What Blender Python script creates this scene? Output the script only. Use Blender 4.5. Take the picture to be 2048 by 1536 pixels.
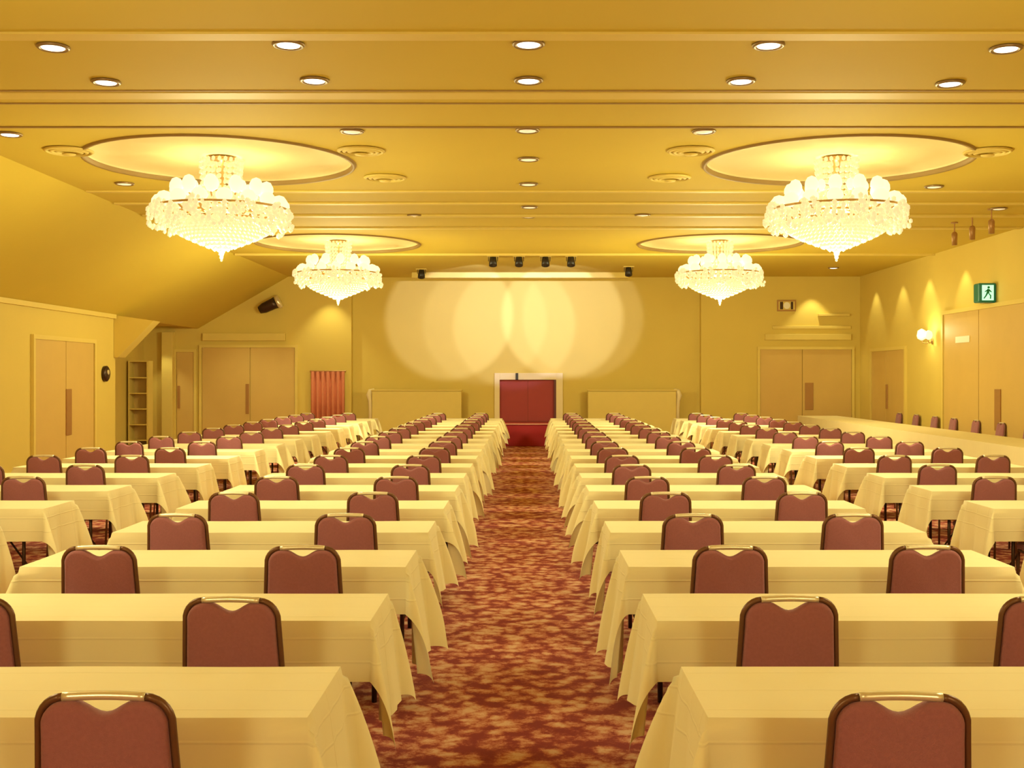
import bpy, bmesh, math, random
from mathutils import Vector, Matrix
random.seed(7)
PI = math.pi
for o in list(bpy.data.objects): bpy.data.objects.remove(o)
scn = bpy.context.scene
C = scn.collection

# ------------------------------------------------------------------ camera, exposure, world
CAM_Z = 1.72
F = 2300.0                      # focal length in pixels of the 2048 wide frame
cam = bpy.data.objects.new('camera', bpy.data.cameras.new('camera'))
C.objects.link(cam)
cam.location = (0, 0, CAM_Z)
cam.rotation_euler = (PI/2, 0, 0)
cam.data.sensor_width = 36.0
cam.data.lens = F/2048*36
cam.data.shift_x = -(1058-1024)/2048
cam.data.shift_y = -(768-755)/2048
cam.data.clip_start = 0.05
scn.camera = cam
vs = scn.view_settings
vs.view_transform = 'Standard'; vs.look = 'None'; vs.gamma = 1; vs.use_curve_mapping = False
vs.exposure = 0.25
w = bpy.data.worlds.new('world'); scn.world = w; w.use_nodes = True
w.node_tree.nodes['Background'].inputs[0].default_value = (1.0, .72, .3, 1)
w.node_tree.nodes['Background'].inputs[1].default_value = 0.05

WARM = (1.0, .94, .52)
def lamp(kind, name, loc, energy, color=WARM, size=.1, rot=None, **kw):
    l = bpy.data.lights.new(name, kind); l.energy = energy; l.color = color
    if kind in ('POINT', 'SPOT'): l.shadow_soft_size = size
    for k, v in kw.items(): setattr(l, k, v)
    o = bpy.data.objects.new(name, l); o.location = loc
    if rot: o.rotation_euler = rot
    C.objects.link(o); return o
def aim(o, target):
    d = Vector(target) - Vector(o.location)
    o.rotation_euler = d.to_track_quat('-Z', 'Y').to_euler()

CEIL = 4.42                     # ceiling height
BACK = 31.0                     # back wall distance
WX = 8.85                       # side walls
SOF = 3.03                      # where the sloping left ceiling starts
SLX = -6.43                     # where the sloping left ceiling meets the flat ceiling
CH_X, CH_D = 3.85, (-3.2, 5.6, 14.4, 23.2)
REAR = -8.0                     # wall behind the camera
DISH_R = 1.62

# chandeliers' own light: up into the dish, out over the room
for dd, e in zip(CH_D, (0.98, 0.50, .78, 1.08)):  # unseen pair behind the camera added as frontal fill light
    for sx in (-1, 1):
        lamp('POINT', 'chandelier_light', (sx*CH_X, dd, 3.18), 430*e, size=.8 if dd < 10 else .45)
        lamp('POINT', 'chandelier_uplight', (sx*CH_X, dd, 3.82), 33, size=.16)
# the stage spotlights thrown on the back wall
for (x0, tx, tz, e) in ((-.80, -2.02, 3.42, 480), (-.22, -1.1, 3.3, 210), (.10, -.35, 3.2, 300), (.37, .85, 3.42, 520), (.94, 1.40, 3.42, 230)):
    s = lamp('SPOT', 'stage_spotlight', (x0, 25.9, CEIL-.3), e*1.2, (.60, .63, 1.0), .03, spot_size=math.radians(37), spot_blend=.22)
    aim(s, (tx, BACK, tz))

# ------------------------------------------------------------------ materials
def mat(name, col, rough=.6, metal=0.0, var=0.0, scale=6.0, bump=0.0, bscale=60.0, emit=0.0, ecol=None, sheen=0.0, trans=0.0):
    m = bpy.data.materials.new(name); m.use_nodes = True
    nt = m.node_tree; b = nt.nodes['Principled BSDF']
    b.inputs['Base Color'].default_value = (*col, 1); b.inputs['Roughness'].default_value = rough
    b.inputs['Metallic'].default_value = metal
    if sheen: b.inputs['Sheen Weight'].default_value = sheen
    if trans: b.inputs['Transmission Weight'].default_value = trans
    tc = nt.nodes.new('ShaderNodeTexCoord')
    n = nt.nodes.new('ShaderNodeTexNoise'); n.inputs['Scale'].default_value = scale; n.inputs['Detail'].default_value = 4
    nt.links.new(tc.outputs['Object'], n.inputs['Vector'])
    mx = nt.nodes.new('ShaderNodeMix'); mx.data_type = 'RGBA'
    mx.inputs['A'].default_value = (*[c*(1-var) for c in col], 1)
    mx.inputs['B'].default_value = (*[min(1, c*(1+var)) for c in col], 1)
    nt.links.new(n.outputs['Fac'], mx.inputs['Factor']); nt.links.new(mx.outputs['Result'], b.inputs['Base Color'])
    if bump:
        n2 = nt.nodes.new('ShaderNodeTexNoise'); n2.inputs['Scale'].default_value = bscale; n2.inputs['Detail'].default_value = 3
        nt.links.new(tc.outputs['Object'], n2.inputs['Vector'])
        bp = nt.nodes.new('ShaderNodeBump'); bp.inputs['Strength'].default_value = bump; bp.inputs['Distance'].default_value = .01
        nt.links.new(n2.outputs['Fac'], bp.inputs['Height']); nt.links.new(bp.outputs['Normal'], b.inputs['Normal'])
    if emit:
        b.inputs['Emission Color'].default_value = (*(ecol or col), 1); b.inputs['Emission Strength'].default_value = emit
    return m
M = {}
M['wall'] = mat('wall_paint', (.70, .53, .115), .75, var=.04, scale=1.2, bump=.05, bscale=90)
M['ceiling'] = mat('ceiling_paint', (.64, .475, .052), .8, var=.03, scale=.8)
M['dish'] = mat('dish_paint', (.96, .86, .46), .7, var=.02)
M['trim'] = mat('trim_paint', (.74, .57, .14), .6, var=.03)
M['rim'] = mat('dome_rim_bronze', (.34, .22, .07), .6)
M['groove'] = mat('ceiling_seam', (.38, .24, .07), .7)
M['door'] = mat('door_veneer', (.64, .43, .12), .55, var=.06, scale=2)
M['door_frame'] = mat('door_frame_paint', (.84, .70, .38), .5, var=.03)
M['handle'] = mat('handle_plate', (.42, .22, .07), .4, .3)
M['cloth'] = mat('tablecloth_cotton', (.90, .80, .46), .82, var=.03, scale=3, bump=.12, bscale=7, sheen=.15)
M['long_cloth'] = mat('long_cloth_cotton', (.86, .74, .40), .82, var=.03, scale=3)
M['table'] = mat('table_laminate', (.30, .17, .08), .5, var=.1)
M['leg'] = mat('dark_leg_metal', (.07, .04, .025), .35, .7)
M['pad'] = mat('brown_upholstery', (.34, .115, .13), .85, var=.14, scale=90, bump=.35, bscale=420, sheen=.2)
M['frame'] = mat('chair_frame', (.17, .075, .035), .35, .4)
M['chrome'] = mat('chair_handle_chrome', (.85, .78, .58), .3, .6)
M['black'] = mat('black_plastic', (.02, .015, .012), .4)
M['red'] = mat('red_door_panel', (.36, .035, .03), .6, var=.05)
M['redcarpet'] = mat('red_step_carpet', (.36, .02, .03), .9, var=.1, scale=40)
M['pink'] = mat('salmon_curtain', (.62, .20, .10), .7, var=.08, scale=9)
M['glass'] = mat('lit_frosted_glass', (.62, .52, .28), .4, emit=.9, ecol=(1, .90, .55))
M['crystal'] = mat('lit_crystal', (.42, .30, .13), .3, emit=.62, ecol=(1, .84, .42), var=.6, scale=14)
M['gold'] = mat('chandelier_brass', (.55, .36, .14), .35, .8)
M['lens'] = mat('downlight_lens', (1, .95, .8), .4, emit=2.2, ecol=(1, .92, .70))
M['dimlens'] = mat('dim_downlight_lens', (.9, .8, .6), .4, emit=.45, ecol=(1, .88, .6))
M['ring'] = mat('downlight_ring', (.30, .20, .09), .4, .5)
M['green'] = mat('exit_green', (.01, .12, .06), .4, emit=.05, ecol=(.02, .8, .35))
M['exitlit'] = mat('exit_lit_panel', (.5, .8, .65), .4, emit=.75, ecol=(.45, 1, .75))
M['white'] = mat('white_card', (.9, .85, .7), .6)
M['grey'] = mat('vent_grey', (.42, .34, .2), .5)

def creases(m, ys, zs):
    nt = m.node_tree; L = nt.links.new; b = nt.nodes['Principled BSDF']
    tc = nt.nodes.new('ShaderNodeTexCoord'); sp = nt.nodes.new('ShaderNodeSeparateXYZ'); L(tc.outputs['Object'], sp.inputs[0])
    acc = None
    def op(o, a, c, clamp=False):
        k = nt.nodes.new('ShaderNodeMath'); k.operation = o; k.use_clamp = clamp
        for i, q in enumerate((a, c)):
            if isinstance(q, (int, float)): k.inputs[i].default_value = q
            else: L(q, k.inputs[i])
        return k.outputs[0]
    for ax, vals in (('Y', ys), ('Z', zs)):
        for v in vals:
            d = op('ABSOLUTE', op('SUBTRACT', sp.outputs[ax], v), 0)
            h = op('SUBTRACT', 1.0, op('MULTIPLY', d, 160.0), True)
            acc = h if acc is None else op('MAXIMUM', acc, h)
    bp = nt.nodes.new('ShaderNodeBump'); bp.inputs['Strength'].default_value = .45; bp.inputs['Distance'].default_value = .004
    L(acc, bp.inputs['Height'])
    old = b.inputs['Normal'].links[0].from_node
    L(old.outputs['Normal'], bp.inputs['Normal']); L(bp.outputs['Normal'], b.inputs['Normal'])
creases(M['cloth'], (-.215, .0, .215), (.655, .56))

def carpet_mat():
    m = bpy.data.materials.new('floral_carpet'); m.use_nodes = True
    nt = m.node_tree; b = nt.nodes['Principled BSDF']; b.inputs['Roughness'].default_value = .95
    N = nt.nodes.new; L = nt.links.new
    tc = N('ShaderNodeTexCoord')
    dn = N('ShaderNodeTexNoise'); dn.inputs['Scale'].default_value = 7; dn.inputs['Detail'].default_value = 5
    L(tc.outputs['Object'], dn.inputs['Vector'])
    ma = N('ShaderNodeMix'); ma.data_type = 'VECTOR'; ma.inputs['Factor'].default_value = .12
    L(tc.outputs['Object'], ma.inputs['A']); L(dn.outputs['Color'], ma.inputs['B'])
    v = N('ShaderNodeTexVoronoi'); v.inputs['Scale'].default_value = 11; L(ma.outputs['Result'], v.inputs['Vector'])
    n1 = N('ShaderNodeTexNoise'); n1.inputs['Scale'].default_value = 5.5; n1.inputs['Detail'].default_value = 8; n1.inputs['Roughness'].default_value = .68
    L(tc.outputs['Object'], n1.inputs['Vector'])
    n2 = N('ShaderNodeTexNoise'); n2.inputs['Scale'].default_value = 38; n2.inputs['Detail'].default_value = 9; n2.inputs['Roughness'].default_value = .92
    L(tc.outputs['Object'], n2.inputs['Vector'])
    def math_(op, a, bb):
        k = N('ShaderNodeMath'); k.operation = op
        for i, q in enumerate((a, bb)):
            if isinstance(q, float): k.inputs[i].default_value = q
            else: L(q, k.inputs[i])
        return k.outputs[0]
    s = math_('MULTIPLY', n1.outputs['Fac'], 1.1)
    s = math_('SUBTRACT', math_('SUBTRACT', s, .275), math_('MULTIPLY', v.outputs['Distance'], .55))
    s = math_('ADD', s, math_('MULTIPLY', n2.outputs['Fac'], 1.0))
    cr = N('ShaderNodeValToRGB'); e = cr.color_ramp.elements
    e[0].position = .36; e[0].color = (.23, .022, .02, 1)
    e[1].position = .70; e[1].color = (.68, .42, .26, 1)
    for p, c in ((.45, (.34, .06, .035)), (.51, (.50, .16, .085)), (.60, (.60, .28, .16))):
        q = cr.color_ramp.elements.new(p); q.color = (*c, 1)
    L(s, cr.inputs['Fac']); L(cr.outputs['Color'], b.inputs['Base Color'])
    bp = N('ShaderNodeBump'); bp.inputs['Strength'].default_value = .5; bp.inputs['Distance'].default_value = .01
    L(n2.outputs['Fac'], bp.inputs['Height']); L(bp.outputs['Normal'], b.inputs['Normal'])
    return m
M['carpet'] = carpet_mat()

# ------------------------------------------------------------------ mesh helpers
def box(bm, x0, x1, y0, y1, z0, z1):
    vs_ = [bm.verts.new((x, y, z)) for x in (x0, x1) for y in (y0, y1) for z in (z0, z1)]
    for f in ((0, 1, 3, 2), (4, 6, 7, 5), (0, 4, 5, 1), (2, 3, 7, 6), (0, 2, 6, 4), (1, 5, 7, 3)):
        bm.faces.new([vs_[i] for i in f])
def prism(bm, pts, axis, a, b):
    """polygon pts (2-D) extruded along axis from a to b"""
    def P(p, t):
        return {'y': (p[0], t, p[1]), 'x': (t, p[0], p[1]), 'z': (p[0], p[1], t)}[axis]
    A = [bm.verts.new(P(p, a)) for p in pts]; B = [bm.verts.new(P(p, b)) for p in pts]
    bm.faces.new(A); bm.faces.new(B[::-1])
    n = len(pts)
    for i in range(n): bm.faces.new((A[i], B[i], B[(i+1) % n], A[(i+1) % n]))
def tube(bm, path, r, seg=10, closed=False, cap=True):
    path = [Vector(p) for p in path]; n = len(path); rings = []
    up = Vector((0, 0, 1)); prev = None
    for i, p in enumerate(path):
        if closed: t = path[(i+1) % n] - path[i-1]
        else: t = path[min(i+1, n-1)] - path[max(i-1, 0)]
        t.normalize()
        if prev is None:
            ref = Vector((1, 0, 0)) if abs(t.x) < .9 else Vector((0, 1, 0))
            u = t.cross(ref).normalized()
        else:
            u = (prev - t*prev.dot(t)).normalized()
        prev = u; v = t.cross(u)
        rr = r[i] if isinstance(r, (list, tuple)) else r
        rings.append([bm.verts.new(p + rr*(math.cos(2*PI*k/seg)*u + math.sin(2*PI*k/seg)*v)) for k in range(seg)])
    m = n if closed else n-1
    for i in range(m):
        a, b = rings[i], rings[(i+1) % n]
        for k in range(seg): bm.faces.new((a[k], a[(k+1) % seg], b[(k+1) % seg], b[k]))
    if cap and not closed:
        bm.faces.new(rings[0][::-1]); bm.faces.new(rings[-1])
def lathe(bm, prof, seg=24, c=(0, 0, 0), mtx=None):
    """prof: list of (radius, z)"""
    rings = []
    for r, z in prof:
        ring = []
        for k in range(seg):
            p = Vector((r*math.cos(2*PI*k/seg), r*math.sin(2*PI*k/seg), z))
            if mtx: p = mtx @ p
            ring.append(bm.verts.new(p + Vector(c)))
        rings.append(ring)
    for a, b in zip(rings, rings[1:]):
        for k in range(seg): bm.faces.new((a[k], a[(k+1) % seg], b[(k+1) % seg], b[k]))
    if prof[0][0] > 1e-4: bm.faces.new(rings[0][::-1])
    if prof[-1][0] > 1e-4: bm.faces.new(rings[-1])
def obj(name, bm, m, parent=None, smooth=False, bevel=0, recalc=True):
    if recalc: bmesh.ops.recalc_face_normals(bm, faces=bm.faces)
    me = bpy.data.meshes.new(name); bm.to_mesh(me); bm.free()
    me.materials.append(m)
    if smooth:
        for p in me.polygons: p.use_smooth = True
    o = bpy.data.objects.new(name, me); C.objects.link(o)
    if parent: o.parent = parent
    if bevel:
        b = o.modifiers.new('bevel', 'BEVEL'); b.width = bevel; b.segments = 2; b.limit_method = 'ANGLE'
    return o
def boxobj(name, m, b, parent=None, bevel=0):
    bm = bmesh.new(); box(bm, *b); return obj(name, bm, m, parent, bevel=bevel)
def tag(o, label=None, cat=None, group=None, kind=None):
    for k, v in (('label', label), ('category', cat), ('group', group), ('kind', kind)):
        if v: o[k] = v
    return o
def thing(name, label, cat, loc=(0, 0, 0), rz=0, group=None):
    o = bpy.data.objects.new(name, None); C.objects.link(o)
    o.location = loc; o.rotation_euler = (0, 0, rz)
    return tag(o, label, cat, group)
def struct(name, bm, m, parent=None, bevel=0):
    o = obj(name, bm, m, parent, bevel=bevel)
    if not parent: o['kind'] = 'structure'
    return o
KIDS = {}
def dup(root, loc, rz=0, label=None, group=None, sc=None):
    """a copy of a thing with copies of its parts and sub-parts"""
    def cp(o, parent):
        c = o.copy(); C.objects.link(c); c.parent = parent
        for ch in KIDS[o.name]: cp(ch, c)
        return c
    def walk(o):
        KIDS[o.name] = [q for q in o.children]
        for q in KIDS[o.name]: walk(q)
    if root.name not in KIDS: walk(root)
    r = cp(root, None); r.location = loc; r.rotation_euler = (0, 0, rz)
    if label: r['label'] = label
    if group: r['group'] = group
    return r
def ceil_pt(px, py, drop=0.0):
    d = F*(CEIL-CAM_Z-drop)/(755-py); return ((px-1058)/F*d, d)
ORD = ['zeroth', 'first', 'second', 'third', 'fourth', 'fifth', 'sixth', 'seventh', 'eighth', 'ninth', 'tenth', 'eleventh', 'twelfth',
       'thirteenth', 'fourteenth', 'fifteenth', 'sixteenth', 'seventeenth', 'eighteenth', 'nineteenth']

# ------------------------------------------------------------------ room shell
bm = bmesh.new(); box(bm, -10.6, 9.2, REAR-.2, BACK+.3, -.12, 0); struct('floor', bm, M['carpet'])

def ceiling_mesh():
    bm = bmesh.new(); hs = DISH_R + .25
    xs = [SLX, -CH_X-hs, -CH_X+hs, CH_X-hs, CH_X+hs, WX+.05]
    ys = [REAR]
    for d in CH_D: ys += [d-hs, d+hs]
    ys.append(BACK+.2)
    seg = 64
    for i in range(len(xs)-1):
        for j in range(len(ys)-1):
            x0, x1, y0, y1 = xs[i], xs[i+1], ys[j], ys[j+1]
            if i in (1, 3) and j in (1, 3, 5, 7):
                cx, cy = (x0+x1)/2, (y0+y1)/2
                a, b, t = [], [], []
                for k in range(seg):
                    th = 2*PI*k/seg; c, s = math.cos(th), math.sin(th); q = hs/max(abs(c), abs(s))
                    a.append(bm.verts.new((cx+q*c, cy+q*s, CEIL))); b.append(bm.verts.new((cx+DISH_R*c, cy+DISH_R*s, CEIL)))
                for k in range(seg):
                    l = (k+1) % seg
                    bm.faces.new((a[k], b[k], b[l], a[l]))
            else:
                bm.faces.new([bm.verts.new(p) for p in ((x0, y0, CEIL), (x0, y1, CEIL), (x1, y1, CEIL), (x1, y0, CEIL))])
    return bm
bm = ceiling_mesh(); struct('ceiling', bm, M['ceiling'])
bm = bmesh.new()        # slope on the left
prism(bm, [(SLX, CEIL), (-WX, SOF), (-WX, SOF+.1), (SLX-.08, CEIL+.1)], 'y', REAR, BACK+.1)
struct('ceiling_slope', bm, M['ceiling'])

# round lit ceiling domes with their rim
def dish(label):
    t = thing('ceiling_dome', label, 'ceiling dome', group=None)
    bm = bmesh.new()
    lathe(bm, [(DISH_R, 0), (DISH_R, .035), (DISH_R-.03, .05), (DISH_R*.5, .06), (.02, .065)], 64)
    for f in bm.faces: f.normal_flip()
    bmesh.ops.delete(bm, geom=[f for f in bm.faces if len(f.verts) > 4 and abs(f.calc_center_median().z) < .02], context='FACES_ONLY')
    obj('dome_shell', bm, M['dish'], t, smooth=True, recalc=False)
    bm = bmesh.new()
    prof = [(DISH_R-.008, .03), (DISH_R-.004, -.022), (DISH_R+.035, -.026), (DISH_R+.05, .004)]
    seg = 64; rings = [[bm.verts.new((r*math.cos(2*PI*k/seg), r*math.sin(2*PI*k/seg), z)) for k in range(seg)] for r, z in prof]
    for i in range(3):
        for k in range(seg): bm.faces.new((rings[i][k], rings[i][(k+1) % seg], rings[i+1][(k+1) % seg], rings[i+1][k]))
    obj('dome_rim', bm, M['rim'], t, smooth=True)
    return t
side = {-1: 'left', 1: 'right'}
dish0 = None
for j, dd in enumerate(CH_D):
    for sx in (-1, 1):
        if j < 2: lab = f"round ceiling dome {['behind','over'][j]} the camera end of the hall, {side[sx]} side"
        else: lab = f"round cream ceiling dome above the {['','','nearer large','smaller distant'][j]} chandelier on the {side[sx]}"
        if dish0 is None: dish0 = dish(lab); dish0.location = (sx*CH_X, dd, CEIL)
        else: dup(dish0, (sx*CH_X, dd, CEIL), 0, lab)

# walls
bm = bmesh.new(); box(bm, WX, WX+.15, REAR, BACK+.2, 0, CEIL+.1); struct('wall_right', bm, M['wall'])
bm = bmesh.new()
REC = 24.6
box(bm, -WX-.15, -WX, REAR, REC, 0, SOF+.05)
box(bm, -10.45, -10.3, REC, BACK, 0, SOF+.05)
box(bm, -10.45, -WX-.15, REC-.15, REC, 0, SOF+.05)
box(bm, -10.45, -WX, REC-.15, BACK+.1, SOF+.05, SOF+.15)
struct('wall_left', bm, M['wall'])
bm = bmesh.new()
box(bm, -10.45, -4.75, BACK-.25, BACK+.15, 0, CEIL+.1)
box(bm, 4.60, WX+.1, BACK-.25, BACK+.15, 0, CEIL+.1)
# centre section around the door recess
box(bm, -4.75, -.80, BACK, BACK+.15, 0, CEIL+.1)
box(bm, .74, 4.60, BACK, BACK+.15, 0, CEIL+.1)
box(bm, -.80, .74, BACK, BACK+.15, 1.66, CEIL+.1)
struct('wall_back', bm, M['wall'])
bm = bmesh.new(); box(bm, -9, WX+.1, REAR-.15, REAR, 0, CEIL+.1); struct('wall_rear', bm, M['wall'])
# hanging bulkhead at the recess corner with its slanted edge
bm = bmesh.new()
prism(bm, [(-WX+.005, SOF+.02), (-WX+.85, SOF-.1), (-WX+.09, 2.15), (-WX+.005, 2.15)], 'y', REC-.1, REC+.35)
struct('trim_1', bm, M['wall'])
# soffit moulding along the left wall
bm = bmesh.new(); box(bm, -WX, -WX+.07, REAR+.05, REC-.12, SOF-.06, SOF+.03); struct('trim_2', bm, M['trim'])
n = 3
# transverse ceiling seams and ribs
for d0, d1, dr, mm in ((8.98, 9.16, .018, 'trim'), (10.80, 10.83, .008, 'groove'), (10.86, 11.10, .015, 'trim'), (11.30, 11.33, .010, 'groove'),
                   (12.36, 12.40, .015, 'groove'), (16.62, 16.74, .015, 'trim'), (17.75, 17.85, .025, 'trim'), (19.05, 19.2, .03, 'trim'), (20.6, 20.75, .03, 'trim'),
                   (25.05, 25.15, .04, 'trim')):
    bm = bmesh.new(); box(bm, SLX+.02, WX-.01, d0, d1, CEIL-dr, CEIL+.01)
    struct(f'trim_{n}', bm, M[mm]); n += 1
# screen housing under the ceiling in front of the lit wall
bm = bmesh.new(); box(bm, -3.0, 2.55, 29.4, 29.7, CEIL-.15, CEIL-.005)
t = obj('screen_housing', bm, M['trim'], bevel=.01); tag(t, 'long shallow projection screen housing under the ceiling above the lit back wall', 'screen housing')
for sxx, x0, x1 in ((0, -10.29, -4.76), (1, 4.61, WX)):
    bm = bmesh.new(); box(bm, x0, x1, BACK-.27, BACK-.25, 0, .1); struct(f'baseboard_back_{["left","right"][sxx]}', bm, M['trim'])
bm = bmesh.new(); box(bm, WX-.02, WX, REAR+.05, BACK-.28, 0, .1); struct('baseboard_right', bm, M['trim'])
bm = bmesh.new(); box(bm, -WX, -WX+.02, REAR+.05, REC-.1, 0, .1); struct('baseboard_left', bm, M['trim'])

# ------------------------------------------------------------------ doors
def door_front(idx, x0, x1, y, z1, split, handles, m='door', z0=0):
    """double door on a wall that faces the camera"""
    t = bpy.data.objects.new(f'door_{idx}', None); C.objects.link(t); t['kind'] = 'structure'
    t.location = ((x0+x1)/2, y, z0); cx = (x0+x1)/2
    leaves = []
    for a, b in ((x0, split), (split, x1)):
        if b-a > .05:
            leaves.append((a, b)); lf = boxobj('door_leaf', M[m], (a-cx+.008, b-cx-.008, -.035, 0, .0, z1-z0), t, bevel=.004); leaves[-1] += (lf,)
    bm = bmesh.new(); fw = .07
    box(bm, x0-fw-cx, x0-cx, -.06, 0, 0, z1+fw-z0); box(bm, x1-cx, x1+fw-cx, -.06, 0, 0, z1+fw-z0); box(bm, x0-cx, x1-cx, -.06, 0, z1-z0, z1+fw-z0)
    obj('door_frame', bm, M['trim'], t)
    for hx, hz0, hz1, hw in handles:
        boxobj('door_handle', M['handle'], (hx-cx-hw/2, hx-cx+hw/2, -.055, -.034, hz0, hz1), [l for a, b, l in leaves if a <= hx <= b][0], bevel=.004)
    return t
def door_side(idx, x, y0, y1, z1, split, handles, s):
    """double door on a side wall; s = direction into the room"""
    t = bpy.data.objects.new(f'door_{idx}', None); C.objects.link(t); t['kind'] = 'structure'
    cy = (y0+y1)/2; t.location = (x, cy, 0)
    def bx(a, b): return (min(a*s, b*s), max(a*s, b*s))
    leaves = []
    for a, b in ((y0, split), (split, y1)):
        lf = boxobj('door_leaf', M['door'], (*bx(0, .035), a-cy+.012, b-cy-.012, 0, z1), t, bevel=.004); leaves.append((a, b, lf))
    bm = bmesh.new(); fw = .08
    box(bm, *bx(0, .06), y0-fw-cy, y0-cy, 0, z1+fw); box(bm, *bx(0, .06), y1-cy, y1+fw-cy, 0, z1+fw); box(bm, *bx(0, .06), y0-cy, y1-cy, z1, z1+fw)
    obj('door_frame', bm, M['trim'], t)
    for hy, hz0, hz1, hw in handles:
        boxobj('door_handle', M['handle'], (*bx(.034, .06), hy-cy-hw/2, hy-cy+hw/2, hz0, hz1), [l for a, b, l in leaves if a <= hy <= b][0], bevel=.004)
    return t
door_front(1, -8.74, -6.25, BACK-.25, 2.52, -7.45, [(-7.52, .75, 1.55, .09)])
door_front(2, 6.17, 8.62, BACK-.25, 2.47, 7.30, [(7.48, .86, 1.58, .22)])
door_front(3, -9.42, -8.95, BACK-.25, 2.4, -8.95, [(-9.35, .9, 1.5, .06)])
door_side(4, WX, 20.4, 24.45, 3.05, 22.55, [(21.6, .72, 1.5, .26)], -1)
door_side(5, WX, 27.0, 29.6, 2.38, 28.4, [(28.3, .95, 1.55, .12)], -1)
door_side(6, -WX, 20.5, 23.3, 2.41, 21.9, [(22.0, .62, 1.5, .24)], 1)
# red door in the lit wall, set back in its opening, with pale frame
t = bpy.data.objects.new('door_7', None); C.objects.link(t); t['kind'] = 'structure'; t.location = (-.03, BACK, .54)
boxobj('door_leaf', M['red'], (-.77, -.002, .06, .10, 0, 1.12), t, bevel=.004)
boxobj('door_leaf', M['red'], (.002, .77, .06, .10, 0, 1.12), t, bevel=.004)
bm = bmesh.new()
box(bm, -.90, -.76, -.05, 0, 0, 1.30); box(bm, .76, .94, -.05, 0, 0, 1.30); box(bm, -.76, .76, -.05, 0, 1.12, 1.30)
obj('door_frame', bm, M['door_frame'], t, bevel=.006)
bm = bmesh.new(); box(bm, .70, .76, -.02, .06, 0, 1.12); obj('door_jamb', bm, mat('dark_red_jamb', (.12, .015, .012), .5), t)
boxobj('door_closer', M['black'], (-.33, -.26, -.09, -.05, 1.12, 1.30), t, bevel=.004)
# red carpeted platform before that door
bm = bmesh.new(); box(bm, -1.05, 1.0, 28.72, BACK-.06, 0, .54)
t = thing('carpeted_platform', 'red carpeted platform with pale edge strip below the red door', 'platform')
obj('platform_body', bm, M['redcarpet'], t, bevel=.01)
bm = bmesh.new(); box(bm, -1.05, 1.0, 28.68, 28.76, .541, .57); obj('edge_strip', bm, mat('pink_nosing', (.75, .32, .24), .5), t, bevel=.006)

# mouldings over the back doors
for nm, b in (('a', (6.3, 8.6, BACK-.33, BACK-.25, 2.72, 2.88)), ('b', (6.5, 8.6, BACK-.30, BACK-.25, 3.02, 3.10)),
              ('c', (-8.7, -6.5, BACK-.37, BACK-.25, 2.70, 2.90)), ('d', (-9.75, -9.46, BACK-.50, BACK-.25, 0, SOF-.1))):
    bm = bmesh.new(); box(bm, *b); struct(f'trim_{n}', bm, M['trim'], bevel=.01); n += 1
bm = bmesh.new(); box(bm, 7.72, 8.55, BACK-.36, BACK-.25, 3.36, 3.42)
tag(obj('wall_ledge', bm, M['trim'], bevel=.006), 'slim pale ledge on the back wall under the scallop of light at right', 'ledge')

# low cream partition panels either side of the red door
for sx, (x0, x1), lab in ((-1, (-4.16, -1.79), 'low cream partition left of the red door, upper left corner flared'), (1, (1.56, 3.90), 'low cream partition right of the red door, pale post at its far end')):
    t = thing('low_partition', lab, 'partition', ((x0+x1)/2, BACK-.45, 0)); cx = (x0+x1)/2; hw = (x1-x0)/2
    bm = bmesh.new(); box(bm, -hw, hw, -.10, .10, 0, 1.36); obj('panel', bm, M['trim'], t, bevel=.015)
    bm = bmesh.new(); box(bm, -hw-.015, hw+.015, -.13, .13, 1.362, 1.40); obj('cap_rail', bm, M['trim'], t, bevel=.01)
    e = sx*hw
    bm = bmesh.new(); tube(bm, [(e+sx*.05, 0, 0), (e+sx*.05, 0, .9), (e+sx*.06, 0, 1.1), (e+sx*.09, 0, 1.25), (e+sx*.05, 0, 1.36), (e-sx*.05, 0, 1.405)], [.05, .05, .055, .08, .07, .03], 12)
    obj('end_post', bm, M['door_frame'], t, smooth=True)

# salmon pleated curtain by the back door
bm = bmesh.new(); N_ = 60; a, b = [], []
for i in range(N_+1):
    x = -5.80+.88*i/N_; y = BACK-.36-.045*math.sin(i/N_*2*PI*6.5)
    a.append(bm.verts.new((x, y, .05))); b.append(bm.verts.new((x, y, 1.88)))
for i in range(N_): bm.faces.new((a[i], a[i+1], b[i+1], b[i]))
t = thing('pleated_curtain', 'salmon red pleated curtain hanging on the back wall beside the left double door', 'curtain')
o = obj('curtain_fabric', bm, M['pink'], t, smooth=True); s = o.modifiers.new('s', 'SOLIDIFY'); s.thickness = .012
bm = bmesh.new(); tube(bm, [(-5.84, BACK-.36, 1.89), (-4.88, BACK-.36, 1.89)], .018, 10); obj('curtain_rod', bm, M['handle'], t)
boxobj('rod_bracket', M['handle'], (-5.83, -5.80, BACK-.37, BACK-.25, 1.87, 1.91), t); boxobj('rod_bracket', M['handle'], (-4.92, -4.89, BACK-.37, BACK-.25, 1.87, 1.91), t)

# shelf unit in the recess
t = thing('shelf_unit', 'narrow tall pale shelf unit standing in the left recess', 'shelf', (-9.98, 29.55, 0))
boxobj('side_panel', M['trim'], (-.25, -.22, -.2, .2, 0, 2.15), t); boxobj('side_panel', M['trim'], (.22, .25, -.2, .2, 0, 2.15), t)
boxobj('back_panel', M['door'], (-.22, .22, .17, .2, 0, 2.15), t)
for z in (.1, .5, .9, 1.3, 1.7, 2.12): boxobj('shelf', M['trim'], (-.22, .22, -.2, .17, z, z+.03), t)
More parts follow.
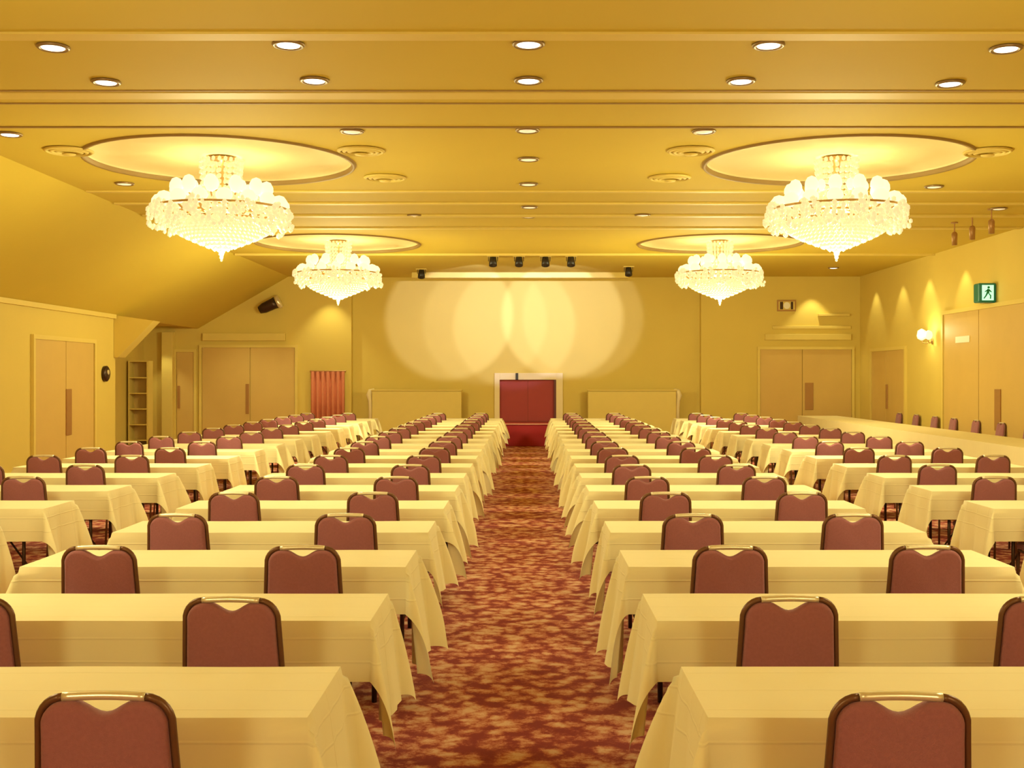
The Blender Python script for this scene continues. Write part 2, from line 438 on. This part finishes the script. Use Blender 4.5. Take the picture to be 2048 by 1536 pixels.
# ------------------------------------------------------------------ wall fittings
# exit sign over the right door
ex = thing('exit_sign', 'green lit exit sign with running figure above the right hand double doors', 'exit sign', (WX-.17, 21.9, 3.04))
bm = bmesh.new(); box(bm, -.17, .165, -.14, .14, .10, .47); obj('sign_box', bm, M['green'], ex, bevel=.03)
lp = boxobj('lit_panel', M['exitlit'], (-.11, .11, -.15, -.141, .14, .43), ex)
bm = bmesh.new()      # running figure
def sheet(pts):
    prism(bm, pts, 'y', -.158, -.150)
lathe(bm, [(.0, -.004), (.022, -.004), (.022, .004), (.0, .004)], 14, (.012, -.154, .385), Matrix.Rotation(PI/2, 3, 'X'))
sheet([(-.01, .36), (.03, .35), (.02, .27), (-.03, .27)])
sheet([(-.005, .35), (-.06, .31), (-.055, .295), (0, .325)]); sheet([(.03, .345), (.07, .30), (.06, .29), (.02, .32)])
sheet([(-.03, .275), (.0, .27), (-.03, .22), (-.07, .17), (-.085, .18), (-.05, .23)]); sheet([(0, .28), (.022, .27), (.06, .235), (.055, .17), (.035, .17), (.04, .225)])
obj('running_figure', bm, mat('exit_figure_green', (.0, .25, .12), .5), lp)
boxobj('mounting_foot', M['grey'], (-.04, .165, -.05, .05, .09, .13), ex)

def sconce(loc, lab):
    t = thing('wall_sconce', lab, 'sconce', loc)
    bm = bmesh.new(); lathe(bm, [(.07, 0), (.07, .02), (.04, .03)], 20, mtx=Matrix.Rotation(-PI/2, 3, 'Y')); obj('backplate', bm, M['gold'], t)
    for s, q in ((-1, 1.0), (1, 1.25)):
        bm = bmesh.new(); tube(bm, [(-.02, 0, 0), (-.10, s*.10, -.05), (-.16, s*.2, -.03), (-.17, s*.22, .03)], .011, 8); obj('arm', bm, M['gold'], t, smooth=True)
        bm = bmesh.new(); lathe(bm, [(.02, 0), (.07*q, .04), (.085*q, .10), (.07*q, .17*q), (.03, .2*q), (.0, .21*q)], 16, (-.17, s*.22, .02)); obj('shade', bm, M['glass'], t, smooth=True)
    return t
sconce((WX, 25.2, 2.52), 'two armed glowing wall sconce between the right wall doors')
lamp('POINT', 'sconce_light', (WX-.35, 25.1, 2.72), 14, size=.1)

# small white plate on right door
tag(boxobj('door_sign', M['white'], (WX-.045, WX-.036, 23.0, 23.75, 2.43, 2.56)), 'small white plate high on the right wall double door', 'sign')
# notice on back wall: dark frame, pale disc
t = thing('wall_vent', 'small dark framed panel with pale round disc high on right back wall', 'wall panel', (6.88, BACK-.25, 3.50))
boxobj('frame', M['handle'], (-.25, .25, -.04, 0, -.01, .29), t, bevel=.005)
bm = bmesh.new(); box(bm, -.215, .215, -.052, -.041, .03, .25); fc = obj('face', bm, M['trim'], t)
bm = bmesh.new(); box(bm, -.18, -.10, -.06, -.0525, .04, .24); box(bm, .11, .17, -.06, -.0525, .04, .24); obj('dark_mark', bm, M['leg'], fc)
bm = bmesh.new(); lathe(bm, [(0, -.006), (.09, -.006), (.09, .006), (0, .006)], 24, (0, -.06, .14), Matrix.Rotation(PI/2, 3, 'X')); obj('disc', bm, M['white'], fc)
# brown rounded fixture on left wall
t = thing('wall_clock', 'dark brown rounded wall fixture with small pale disc beside left wall door', 'wall fixture', (-WX, 23.95, 1.80))
bm = bmesh.new(); lathe(bm, [(.16, 0), (.165, .06), (.13, .085), (0, .09)], 28, mtx=Matrix.Rotation(PI/2, 3, 'Y')); obj('body', bm, M['leg'], t, smooth=True)
bm = bmesh.new(); lathe(bm, [(.05, 0), (.05, .02), (0, .022)], 20, (.088, -.03, .03), Matrix.Rotation(PI/2, 3, 'Y')); obj('dial', bm, M['chrome'], t)
# speaker on bracket, left back
t = thing('wall_spotlight', 'dark wall mounted spotlight on the left back wall below the smaller chandelier', 'spotlight', (-6.9, BACK-.25, 3.60))
boxobj('bracket', M['gold'], (-.05, .05, -.25, 0, -.05, .05), t)
bm = bmesh.new(); lathe(bm, [(.10, -.24), (.14, -.1), (.15, .15), (.16, .24), (.12, .24), (.0, .15)], 20, (0, -.38, 0), Matrix.Rotation(math.radians(65), 3, 'Y')); obj('housing', bm, M['leg'], t, smooth=True)
bm = bmesh.new(); lathe(bm, [(.17, 0), (.19, .05), (.17, .1)], 20, (.24, -.38, .1), Matrix.Rotation(math.radians(65), 3, 'Y')); obj('rim', bm, M['chrome'], t, smooth=True)

# ------------------------------------------------------------------ ceiling fittings
def downlight(mm):
    t = thing('ceiling_downlight', 'x', 'ceiling light')
    bm = bmesh.new(); seg = 28
    prof = [(.098, -.001), (.130, -.002), (.134, -.012), (.118, -.026), (.098, -.020)]
    R = [[bm.verts.new((r*math.cos(2*PI*k/seg), r*math.sin(2*PI*k/seg), z)) for k in range(seg)] for r, z in prof]
    for i in range(len(prof)):
        p, q = R[i], R[(i+1) % len(prof)]
        for k in range(seg): bm.faces.new((p[k], p[(k+1) % seg], q[(k+1) % seg], q[k]))
    obj('trim_ring', bm, M['ring'], t, smooth=True)
    bm = bmesh.new(); lathe(bm, [(.0, -.008), (.097, -.008), (.09, -.020), (.0, -.034)], seg); obj('lens', bm, M[mm], t, smooth=True)
    return t
bright = downlight('lens'); dim = downlight('dimlens')
used = {'b': 0, 'd': 0}
def place_down(px, py, lab, b=True, group=None, sc=1.0):
    x, d = ceil_pt(px, py); src = bright if b else dim; k = 'b' if b else 'd'
    if not used[k]: used[k] = 1; src.location = (x, d, CEIL); src['label'] = lab; r = src; KIDS.pop(src.name, None)
    else: r = dup(src, (x, d, CEIL), 0, lab)
    if group: r['group'] = group
    if b and py < 300:
        s = lamp('SPOT', 'downlight_beam', (x, d, CEIL-.05), 55, (1, .93, .52), .08, spot_size=math.radians(120), spot_blend=.8)
    return r
def dl_dup_fix(): pass
dup(bright, (0, -1, CEIL), 0, 'recessed ceiling downlight behind the camera') if False else None
G = 'recessed downlights in the ceiling'
L5 = ['far left', 'left of centre', 'centre', 'right of centre', 'far right']
for px, py, q in ((106, 92, 0), (577, 87, 1), (1057, 86, 2), (1537, 88, 3), (2012, 95, 4)):
    place_down(px, py, f'{L5[q]} bright downlight in the ceiling row nearest the camera', group=G)
for px, py, q in ((212, 162, 0), (629, 159, 1), (1057, 159, 2), (1482, 160, 3), (1900, 165, 4)):
    place_down(px, py, f'{L5[q]} bright downlight in the second ceiling row', group=G)
for px, py, lab in ((704, 261, 'pale downlight in third ceiling row, left of the centre line'), (1055, 259, 'pale downlight in third ceiling row on the centre line'),
                    (1408, 261, 'pale downlight in third ceiling row, right of the centre line'),
                    (1057, 317, 'pale centre line downlight between the two large ceiling domes'), (1057, 367, 'pale centre line downlight just beyond the large domes'),
                    (1059, 413, 'sixth centre line downlight from the camera, level with large chandeliers'), (1057, 432, 'seventh and last centre line downlight towards the red door'),
                    (249, 366, 'small downlight left of the large left chandelier'), (1868, 372, 'small downlight right of the large right chandelier'),
                    (829, 430, 'small pale downlight above and left of the distant left dome edge'), (1285, 429, 'small pale downlight above the distant right dome edge'),
                    (1998, 416, 'small downlight near the right wall above the hanging spots')):
    place_down(px, py, lab, False, group=G)
place_down(20, 267, 'bright downlight at left frame edge beside the large left dome', group=G)
place_down(1667, 535, 'downlight close to the back wall above the scallop of light', group=G)
# wall washers near the walls that make the scallops
for (x, y, e) in ((7.55, 30.35, 75), (8.5, 29.3, 40), (8.5, 27.2, 40), (8.5, 25.4, 45), (8.5, 23.3, 45)):
    s = lamp('SPOT', 'wall_wash_and_fill', (x, y, CEIL-.06), e, (1, .93, .52), .03, spot_size=math.radians(75), spot_blend=.5)
s = lamp('SPOT', 'wall_wash_and_fill', (-7.4, 29.3, 3.72), 90, (1, .93, .52), .05, spot_size=math.radians(110), spot_blend=.8)  # added fill without a fixture, brightens the back left door
s = lamp('SPOT', 'recess_washer', (-9.65, 30.0, SOF-.04), 45, (1, .93, .52), .03, spot_size=math.radians(75), spot_blend=.5)
s = lamp('SPOT', 'wall_wash_and_fill', (-5.3, 30.2, CEIL-.06), 95, (1, .93, .52), .03, spot_size=math.radians(80), spot_blend=.6)  # added fill without a fixture, lifts the left part of the back wall

# black spot projectors in the ceiling before the lit wall
def spot_can(x, d, lab, first=[None]):
    if first[0] is None:
        t = thing('stage_spot', lab, 'spotlight', (x, d, CEIL), group='black spotlights before the lit wall')
        boxobj('mount_plate', M['trim'], (-.13, .13, -.13, .13, -.02, -.002), t)
        bm = bmesh.new(); lathe(bm, [(0, .0), (.07, 0), (.085, .10), (.09, .2), (.07, .2), (.0, .14)], 20, (0, .02, -.03), Matrix.Rotation(math.radians(160), 3, 'X')); obj('can', bm, M['black'], t, smooth=True)
        bm = bmesh.new(); tube(bm, [(-.1, 0, -.02), (-.1, 0, -.12)], .008, 8); tube(bm, [(.1, 0, -.02), (.1, 0, -.12)], .008, 8); obj('yoke', bm, M['black'], t)
        first[0] = t; return t
    return dup(first[0], (x, d, CEIL), 0, lab)
for px, py, lab in ((986, 512, 'leftmost black spotlight in the row of four above the lit wall'), (1038, 512, 'second black spotlight from left in the row of four'),
                    (1091, 512, 'third black spotlight from left in the row of four'), (1142, 512, 'rightmost black spotlight in the row of four above the lit wall'),
                    (843, 538, 'lone black spotlight at the left end of the screen housing'), (1257, 533, 'lone black spotlight at the right end of the screen housing')):
    x, d = ceil_pt(px, py); spot_can(x, d, lab)
# hanging spots near the right wall
hs0 = None
for i, d in enumerate((20.0, 19.2, 18.4)):
    lab = ['furthest of three slim brown ceiling spots near the right wall', 'middle of three slim brown ceiling spots near the right wall', 'nearest of three slim brown ceiling spots near the right wall'][i]
    if hs0 is None:
        hs0 = thing('hanging_spot', lab, 'spotlight', (7.4, d, CEIL), group='brown spots near right wall')
        bm = bmesh.new(); lathe(bm, [(.06, -.02), (.06, 0)], 16); obj('canopy', bm, M['handle'], hs0)
        bm = bmesh.new(); tube(bm, [(0, 0, -.02), (0, 0, -.18)], .012, 8); obj('stem', bm, M['handle'], hs0)
        bm = bmesh.new(); lathe(bm, [(0, -.40), (.045, -.40), (.05, -.2), (.03, -.17), (0, -.165)], 16); obj('head', bm, M['handle'], hs0, smooth=True)
    else: dup(hs0, (7.4, d, CEIL), 0, lab)
# round ceiling vents beside the domes; the inner four stand in for light reflections
v0 = None
for px, py, lab in ((138, 300, 'round ceiling vent left of the large left dome'), (1975, 302, 'round ceiling vent right of the large right dome'),
                    (722, 300, 'disc standing in for a light reflection right of the large left dome, camera side'), (1382, 300, 'disc standing in for a light reflection left of the large right dome, camera side'),
                    (770, 354, 'disc standing in for a light reflection right of large left dome, far side'), (1340, 354, 'disc standing in for a light reflection left of large right dome, far side')):
    x, d = ceil_pt(px, py)
    if v0 is None:
        v0 = thing('ceiling_disc', lab, 'vent', (x, d, CEIL), group='round vents beside the large domes')
        bm = bmesh.new()
        lathe(bm, [(.0, -.07), (.07, -.06), (.08, -.05), (.0, -.03)], 28); obj('cone', bm, M['trim'], v0, smooth=True)
        bm = bmesh.new()
        for r in (.13, .19, .25):
            seg = 28; P = [(r, -.055+r*.08), (r+.035, -.035+r*.08), (r+.03, -.005), (r-.01, -.005)]
            R = [[bm.verts.new((a*math.cos(2*PI*k/seg), a*math.sin(2*PI*k/seg), z)) for k in range(seg)] for a, z in P]
            for i in range(4):
                p, q = R[i], R[(i+1) % 4]
                for k in range(seg): bm.faces.new((p[k], p[(k+1) % seg], q[(k+1) % seg], q[k]))
        obj('rings', bm, M['trim'], v0, smooth=True)
    else: dup(v0, (x, d, CEIL), 0, lab)

# ------------------------------------------------------------------ chandeliers
def chandelier():
    t = thing('chandelier', 'x', 'chandelier', group='crystal chandeliers under the ceiling domes')
    rnd = random.Random(3)
    # origin at the dome above; z measured down
    bm = bmesh.new(); lathe(bm, [(.0, .06), (.16, .055), (.18, .03), (.05, .01), (.03, -.2), (.03, -.9)], 20); obj('stem', bm, M['gold'], t, smooth=True)
    # crystal column: strings of beads around the stem
    bm = bmesh.new()
    def bead(p, r, sub=1):
        bmesh.ops.create_icosphere(bm, subdivisions=sub, radius=r, matrix=Matrix.Translation(p) @ Matrix.Diagonal((1, 1, 1.25, 1)))
    for k in range(22):
        a = 2*PI*k/22
        for i in range(9):
            z = .0-.07*i; r = .25-.006*i+.01*(k % 2)
            bead((r*math.cos(a), r*math.sin(a), z), .027)
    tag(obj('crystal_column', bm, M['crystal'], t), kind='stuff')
    # ring with open band
    bm = bmesh.new()
    for R_, z, r in ((.58, -.74, .018), (.58, -.66, .014), (.30, -.56, .014), (.82, -.60, .014)):
        tube(bm, [(R_*math.cos(2*PI*k/40), R_*math.sin(2*PI*k/40), z) for k in range(40)], r, 8, closed=True)
    obj('brass_rings', bm, M['gold'], t, smooth=True)
    # arms and glowing tulip shades
    def shade(p, r, h, par=None):
        b2 = bmesh.new(); lathe(b2, [(.02, 0), (.6*r, .1*h), (r, .42*h), (.95*r, .65*h), (.6*r, .9*h), (0, h)], 12, p); obj('shade', b2, M['glass'], par or t, smooth=True)
    for k in range(16):
        a = 2*PI*k/16; c, s = math.cos(a), math.sin(a)
        b2 = bmesh.new(); tube(b2, [(.1*c, .1*s, -.62), (.35*c, .35*s, -.72), (.62*c, .62*s, -.70), (.78*c, .78*s, -.58)], .013, 6); arm = obj('arm', b2, M['gold'], t, smooth=True)
        shade((.74*c, .74*s, -.62), .10, .19, arm)
    for k in range(12):
        a = 2*PI*(k+.5)/12; c, s = math.cos(a), math.sin(a)
        b2 = bmesh.new(); tube(b2, [(.1*c, .1*s, -.55), (.4*c, .4*s, -.6), (.56*c, .56*s, -.46)], .011, 6); arm = obj('arm', b2, M['gold'], t, smooth=True)
        shade((.56*c, .56*s, -.46), .085, .22, arm)
    for k in range(6):
        a = 2*PI*(k+.25)/6; c, s = math.cos(a), math.sin(a)
        shade((.34*c, .34*s, -.40), .05, .15)
    # crystal pendants under each arm, clustered drops
    bm = bmesh.new()
    for k in range(48):
        a = 2*PI*k/48; R_ = .70+.13*(k % 3 == 0)+.05*rnd.random()
        for i in range(3):
            bead((R_*math.cos(a), R_*math.sin(a), -.62-.055*i-.02*rnd.random()), .034-.004*i)
    for k in range(36):
        a = 2*PI*k/36
        for R_, z in ((.50, -.58), (.42, -.53), (.62, -.63), (.66, -.56)):
            bead(((R_+.03*rnd.random())*math.cos(a), (R_+.03*rnd.random())*math.sin(a), z+.03*rnd.random()), .036)
    for k in range(18):        # round clusters of drops standing out from the rim
        a = 2*PI*(k+.3*rnd.random())/18; R_ = .76+.05*rnd.random(); zc = -.62-.13*(k % 2)-.04*rnd.random(); q = .085+.035*rnd.random()
        for i in range(24):
            v = Vector((rnd.gauss(0, 1), rnd.gauss(0, 1), rnd.gauss(0, 1))).normalized()*q
            bead((R_*math.cos(a)+v.x, R_*math.sin(a)+v.y, zc+v.z), .024+.012*rnd.random())
    for k in range(110):       # stray pendants hanging under the rim
        a = 2*PI*rnd.random(); R_ = .5+.36*rnd.random(); bead((R_*math.cos(a), R_*math.sin(a), -.74-.16*rnd.random()*(1.1-R_)/.6), .02+.014*rnd.random())
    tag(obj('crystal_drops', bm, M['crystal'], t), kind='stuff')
    # bottom bowl
    bm = bmesh.new()
    for i in range(11):
        f = i/10; R_ = .62*math.cos(f*PI/2)**1.15+.015; z = -.78-.34*f**1.1
        nn = max(1, int(2*PI*R_/.062))
        for k in range(nn):
            a = 2*PI*(k+.5*(i % 2))/nn; bead((R_*math.cos(a), R_*math.sin(a), z), .034)
    for z, r in ((-1.14, .04), (-1.19, .028), (-1.23, .018)): bead((0, 0, z), r)
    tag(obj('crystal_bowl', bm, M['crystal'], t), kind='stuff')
    return t
ch = chandelier(); first = True
for j, dd in enumerate(CH_D):  # first pair is unseen, added behind the camera for its frontal light
    for sx in (-1, 1):
        lab = [f'unseen crystal chandelier added for frontal light behind the camera, {side[sx]}', f'unseen crystal chandelier over the camera end of the hall, {side[sx]}', f'large near crystal chandelier with glowing shades, {side[sx]} side', f'smaller distant crystal chandelier, {side[sx]} side'][j]
        if first: ch.location = (sx*CH_X, dd, CEIL); ch['label'] = lab; first = False
        else: dup(ch, (sx*CH_X, dd, CEIL), .2*j+.1*sx, lab)

# ------------------------------------------------------------------ tables, cloths, chairs
TL, TD, TZ = 2.0, .575, .72
HA, HB = TL/2+.012, TD/2+.009
def make_table():
    t = thing('banquet_table', 'x', 'table', group='long banquet tables under the cloths')
    boxobj('tabletop', M['table'], (-TL/2, TL/2, -TD/2, TD/2, TZ-.03, TZ), t, bevel=.004)
    for sx in (-1, 1):
        for sy in (-1, 1):
            bm = bmesh.new(); tube(bm, [(sx*.84, sy*.235, TZ-.035), (sx*.84, sy*.235, .0)], .014, 8); obj('leg', bm, M['leg'], t, smooth=True)
        bm = bmesh.new(); tube(bm, [(sx*.84, -.22, .15), (sx*.84, .22, .15)], .009, 8); tube(bm, [(sx*.84, 0, .15), (sx*.45, 0, TZ-.035)], .008, 8)
        obj('leg_brace', bm, M['leg'], t, smooth=True)
    return t
def cloth_mesh(seed, oa=.50, ob=.245):
    rnd = random.Random(seed)
    ph = [rnd.uniform(0, 6.28) for _ in range(8)]
    def axis(h, o, ni, no):
        return [-h-o*(1-i/no) for i in range(no)] + [-h+2*h*i/ni for i in range(ni+1)] + [h+o*(i+1)/no for i in range(no)]
    U = axis(HA, oa, 16, 14); V = axis(HB, ob, 8, 9)
    phm = {(sx, sy): math.radians(rnd.uniform(15, 34)) for sx in (-1, 1) for sy in (-1, 1)}
    ub = {(sx, sy): rnd.uniform(.7, 1.5) for sx in (-1, 1) for sy in (-1, 1)}
    bm = bmesh.new(); z0 = TZ+.006; grid = []
    for u in U:
        row = []
        for v in V:
            dx, dy = max(abs(u)-HA, 0), max(abs(v)-HB, 0); sx, sy = (1 if u > 0 else -1), (1 if v > 0 else -1)
            if dx < 1e-6 and dy < 1e-6:
                p = (u, v, z0+.0012*math.sin(u*7+ph[0])*math.sin(v*9+ph[1]))
            elif dy < 1e-6:      # end flap
                wnd = math.cos(v/HB*PI/2)**.5 if abs(v) < HB else 0
                out = .10*dx+.006+wnd*dx*(.06*math.sin(v*16+ph[2]+sx)+.05*math.sin(v*29+ph[3]))
                p = (u/abs(u)*(HA+out), v, z0-dx)
            elif dx < 1e-6:      # side flap
                wnd = min(1, (HA-abs(u))/.25)
                out = .05*dy+.005+wnd*dy*(.03*math.sin(u*5+ph[4]+sy)+.02*math.sin(u*11+ph[5]))
                p = (u, sy*(HB+out), z0-dy)
            else:
                r = math.hypot(dx, dy); th = math.atan2(dx, dy)
                f0 = .05+.05*math.sin(th)
                phi = f0+(phm[(sx, sy)]-f0)*math.sin(2*th)**.75
                phi *= 1-.25*min(1, r/.56)
                be = (th/(PI/2))**(1/ub[(sx, sy)])*PI/2
                k = 1.0
                p = (sx*(HA+.006+r*math.sin(phi)*math.sin(be)), sy*(HB+.005+r*math.sin(phi)*math.cos(be)), z0-r*math.cos(phi)*k)
            p = (p[0], p[1], max(p[2], .02))
            row.append(bm.verts.new(p))
        grid.append(row)
    for i in range(len(U)-1):
        for j in range(len(V)-1):
            bm.faces.new((grid[i][j], grid[i+1][j], grid[i+1][j+1], grid[i][j+1]))
    return bm
def make_cloth(seed, oa=.50):
    o = obj('tablecloth', cloth_mesh(seed, oa), M['cloth'], None, smooth=True)
    me = o.data
    for e in me.edges:          # keep the table edge crisp
        a, b = me.vertices[e.vertices[0]].co, me.vertices[e.vertices[1]].co
        top = TZ+.004
        if a.z > top and b.z > top:
            if (abs(abs(a.x)-HA) < 1e-4 and abs(abs(b.x)-HA) < 1e-4) or (abs(abs(a.y)-HB) < 1e-4 and abs(abs(b.y)-HB) < 1e-4): e.use_edge_sharp = True
    return o
cloths = [make_cloth(11+i, oa=[.50, .56, .44, .53, .47, .58][i]) for i in range(6)]

# chair: faces +Y, origin on the floor under the back
def pad_outline():
    pts = []
    def seg_(a, b, n_, f=None):
        for i in range(n_):
            t_ = i/n_; pts.append((a[0]+(b[0]-a[0])*t_, a[1]+(b[1]-a[1])*t_))
    # right half from bottom centre, counter clockwise
    half = [(0, .46), (.10, .46), (.185, .462), (.196, .475), (.195, .55), (.190, .65), (.184, .76)]
    R_ = .072; cx, cz = .184-R_, .862-R_
    for i in range(1, 9):
        a = PI/2*i/8; half.append((cx+R_*math.cos(a), cz+.03*0+R_*math.sin(a)))
    for x in (.085, .068, .05, .033, .016):
        half.append((x, .862-.034*(.5+.5*math.cos(PI*x/.09))))
    half.append((0, .828))
    full = half + [(-x, z) for x, z in half[-2:0:-1]]
    return full
def make_chair():
    t = thing('banquet_chair', 'x', 'chair', group='brown padded banquet chairs at the tables')
    O = pad_outline(); n_ = len(O)
    cx, cz = 0, .66
    def lean(z): return -(z-.45)*.13
    bm = bmesh.new(); loops = []
    for k, y in ((.90, -.030), (.955, -.026), (.99, -.014), (1.0, .0), (.99, .014), (.955, .022), (.90, .025)):
        ring = []
        for i, (x, z) in enumerate(O):
            a = Vector(O[i-1]); b = Vector(O[(i+1) % n_]); tn = (b-a).normalized(); nr = Vector((tn.y, -tn.x)); ins = (1-k)*.19
            X, Z = x-nr.x*ins, z-nr.y*ins
            ring.append(bm.verts.new((X, y+lean(Z), Z)))
        loops.append(ring)
    for a, b in zip(loops, loops[1:]):
        for i in range(n_): bm.faces.new((a[i], a[(i+1) % n_], b[(i+1) % n_], b[i]))
    bm.faces.new(loops[0][::-1]); bm.faces.new(loops[-1])
    obj('backrest', bm, M['pad'], t, smooth=True)
    # metal frame either side up to the handle
    top = []
    R_ = .078; hx = .193
    for s in (-1, 1):
        p = [(s*.205, lean(.44), .44), (s*.205, lean(.55), .55), (s*.200, lean(.66), .66), (s*.194, lean(.77), .77)]
        cx_, cz_ = .194-R_, .792
        for i in range(1, 8):
            a = PI/2*i/7*.98; z = cz_+R_*math.sin(a); p.append((s*(cx_+R_*math.cos(a)), lean(z), z))
        bm = bmesh.new(); tube(bm, p, .0115, 8); obj('side_rail', bm, M['frame'], t, smooth=True)
    p = [(x, lean(.873)-.003, .871+.004*math.cos(x/.116*PI/2)) for x in [-.118+.236*i/12 for i in range(13)]]
    bm = bmesh.new(); tube(bm, p, .0125, 8); obj('top_handle', bm, M['chrome'], t, smooth=True)
    bm = bmesh.new(); box(bm, -.205, .205, .045, .425, .40, .452); obj('seat', bm, M['pad'], t, bevel=.02)
    for s in (-1, 1):
        bm = bmesh.new(); tube(bm, [(s*.205, lean(.45), .445), (s*.207, .0, .40), (s*.21, -.06, .0)], .0115, 8); obj('leg', bm, M['frame'], t, smooth=True)
        bm = bmesh.new(); tube(bm, [(s*.19, .39, .40), (s*.195, .41, .0)], .0115, 8); obj('leg', bm, M['frame'], t, smooth=True)
        bm = bmesh.new(); tube(bm, [(s*.207, .0, .39), (s*.19, .39, .39)], .010, 8); obj('seat_rail', bm, M['frame'], t, smooth=True)
    return t
table0 = make_table(); chair0 = make_chair()
for part in chair0.children:
    for v_ in part.data.vertices: v_.co.x *= .93
state = {'table': 0, 'chair': 0, 'cloth': set()}
def put_table(x, y, lab):
    if not state['table']: state['table'] = 1; table0.location = (x, y, 0); table0['label'] = lab; return table0
    return dup(table0, (x, y, 0), 0, lab)
def put_cloth(x, y, i, lab, rz=0):
    src = cloths[i]
    if i not in state['cloth']: state['cloth'].add(i); o = src
    else: o = src.copy(); C.objects.link(o)
    o.location = (x, y, 0); o.rotation_euler = (0, 0, rz)
    return tag(o, lab, 'tablecloth', 'cream tablecloths on the banquet tables')
def put_chair(x, y, rz, lab, group=None):
    if not state['chair']: state['chair'] = 1; r = chair0; r.location = (x, y, 0); r.rotation_euler = (0, 0, rz); r['label'] = lab
    else: r = dup(chair0, (x, y, 0), rz, lab)
    if group: r['group'] = group
    return r
rr = random.Random(21)
SP = 1.336; ROWS = 19
blocks = [('block left of the aisle', -1.66, (-1.135, -2.15), 1, ('aisle side', 'outer side')),
          ('block right of the aisle', 1.535, (1.0, 2.0), 1, ('aisle side', 'outer side')),
          ('far left block', -4.69, (-4.28, -5.24), 4, ('inner side', 'wall side')),
          ('far right block', 4.53, (3.95, 5.0), 4, ('inner side', 'wall side'))]
for bi, (bn, cx, chx, r0, sn) in enumerate(blocks):
    for k in range(r0, ROWS+1):
        near = 3.36+SP*(k-1); yc = near+.297
        q = f'{ORD[k]} row from the camera, {bn}'
        put_table(cx, yc, f'folding table, {q}')
        put_cloth(cx, yc, rr.randrange(6), f'cream tablecloth, {q}', rr.choice((0, PI)))
        for x, s in zip(chx, sn):
            if k == 4 and bi >= 2: continue
            put_chair(x+rr.uniform(-.012, .012), near-.245+rr.uniform(-.015, .01), rr.uniform(-.035, .035), f'brown padded chair, {s}, {q}')

# long buffet table along the right wall with chairs behind
t = thing('buffet_table', 'long cream clothed buffet table running along the right wall', 'table', (7.5, 0, 0))
boxobj('tabletop', M['table'], (-.50, .50, 12.6, 29.9, .69, .72), t)
for y in (13, 16, 19, 22, 25, 28, 29.7):
    for x in (-.44, .44):
        bm = bmesh.new(); tube(bm, [(x, y, .0), (x, y, .69)], .015, 8); obj('leg', bm, M['leg'], t)
bm = bmesh.new(); path = []
y0, y1, hx = 12.59, 29.91, .508
ring = []
for i in range(241): ring.append((-hx, y0+(y1-y0)*i/240, -1, 0))
for i in range(1, 15): ring.append((-hx+2*hx*i/14, y1, 0, 1))
for i in range(1, 241): ring.append((hx, y1-(y1-y0)*i/240, 1, 0))
for i in range(1, 14): ring.append((hx-2*hx*i/14, y0, 0, -1))
A, B = [], []
for i, (x, y, nx, ny) in enumerate(ring):
    wv = .02+.012*math.sin(i*.9)+.012*math.sin(i*.37)
    A.append(bm.verts.new((x, y, .726))); B.append(bm.verts.new((x+nx*wv, y+ny*wv, .06)))
m_ = len(ring)
for i in range(m_): bm.faces.new((A[i], A[(i+1) % m_], B[(i+1) % m_], B[i]))
bm.faces.new(A)
o = obj('buffet_cloth', bm, M['long_cloth']); o.location = (7.5, 0, 0); tag(o, 'floor length cream cloth on the buffet table along the right wall', 'tablecloth')
for i, y in enumerate((27.3, 26.1, 24.9, 23.8, 22.6, 21.4, 20.2, 19.1)):
    lab = f'brown chair against the right wall behind the buffet table, {ORD[8-i]} in line from the camera'
    put_chair(8.74, y, PI/2, lab, 'chairs along the right wall')
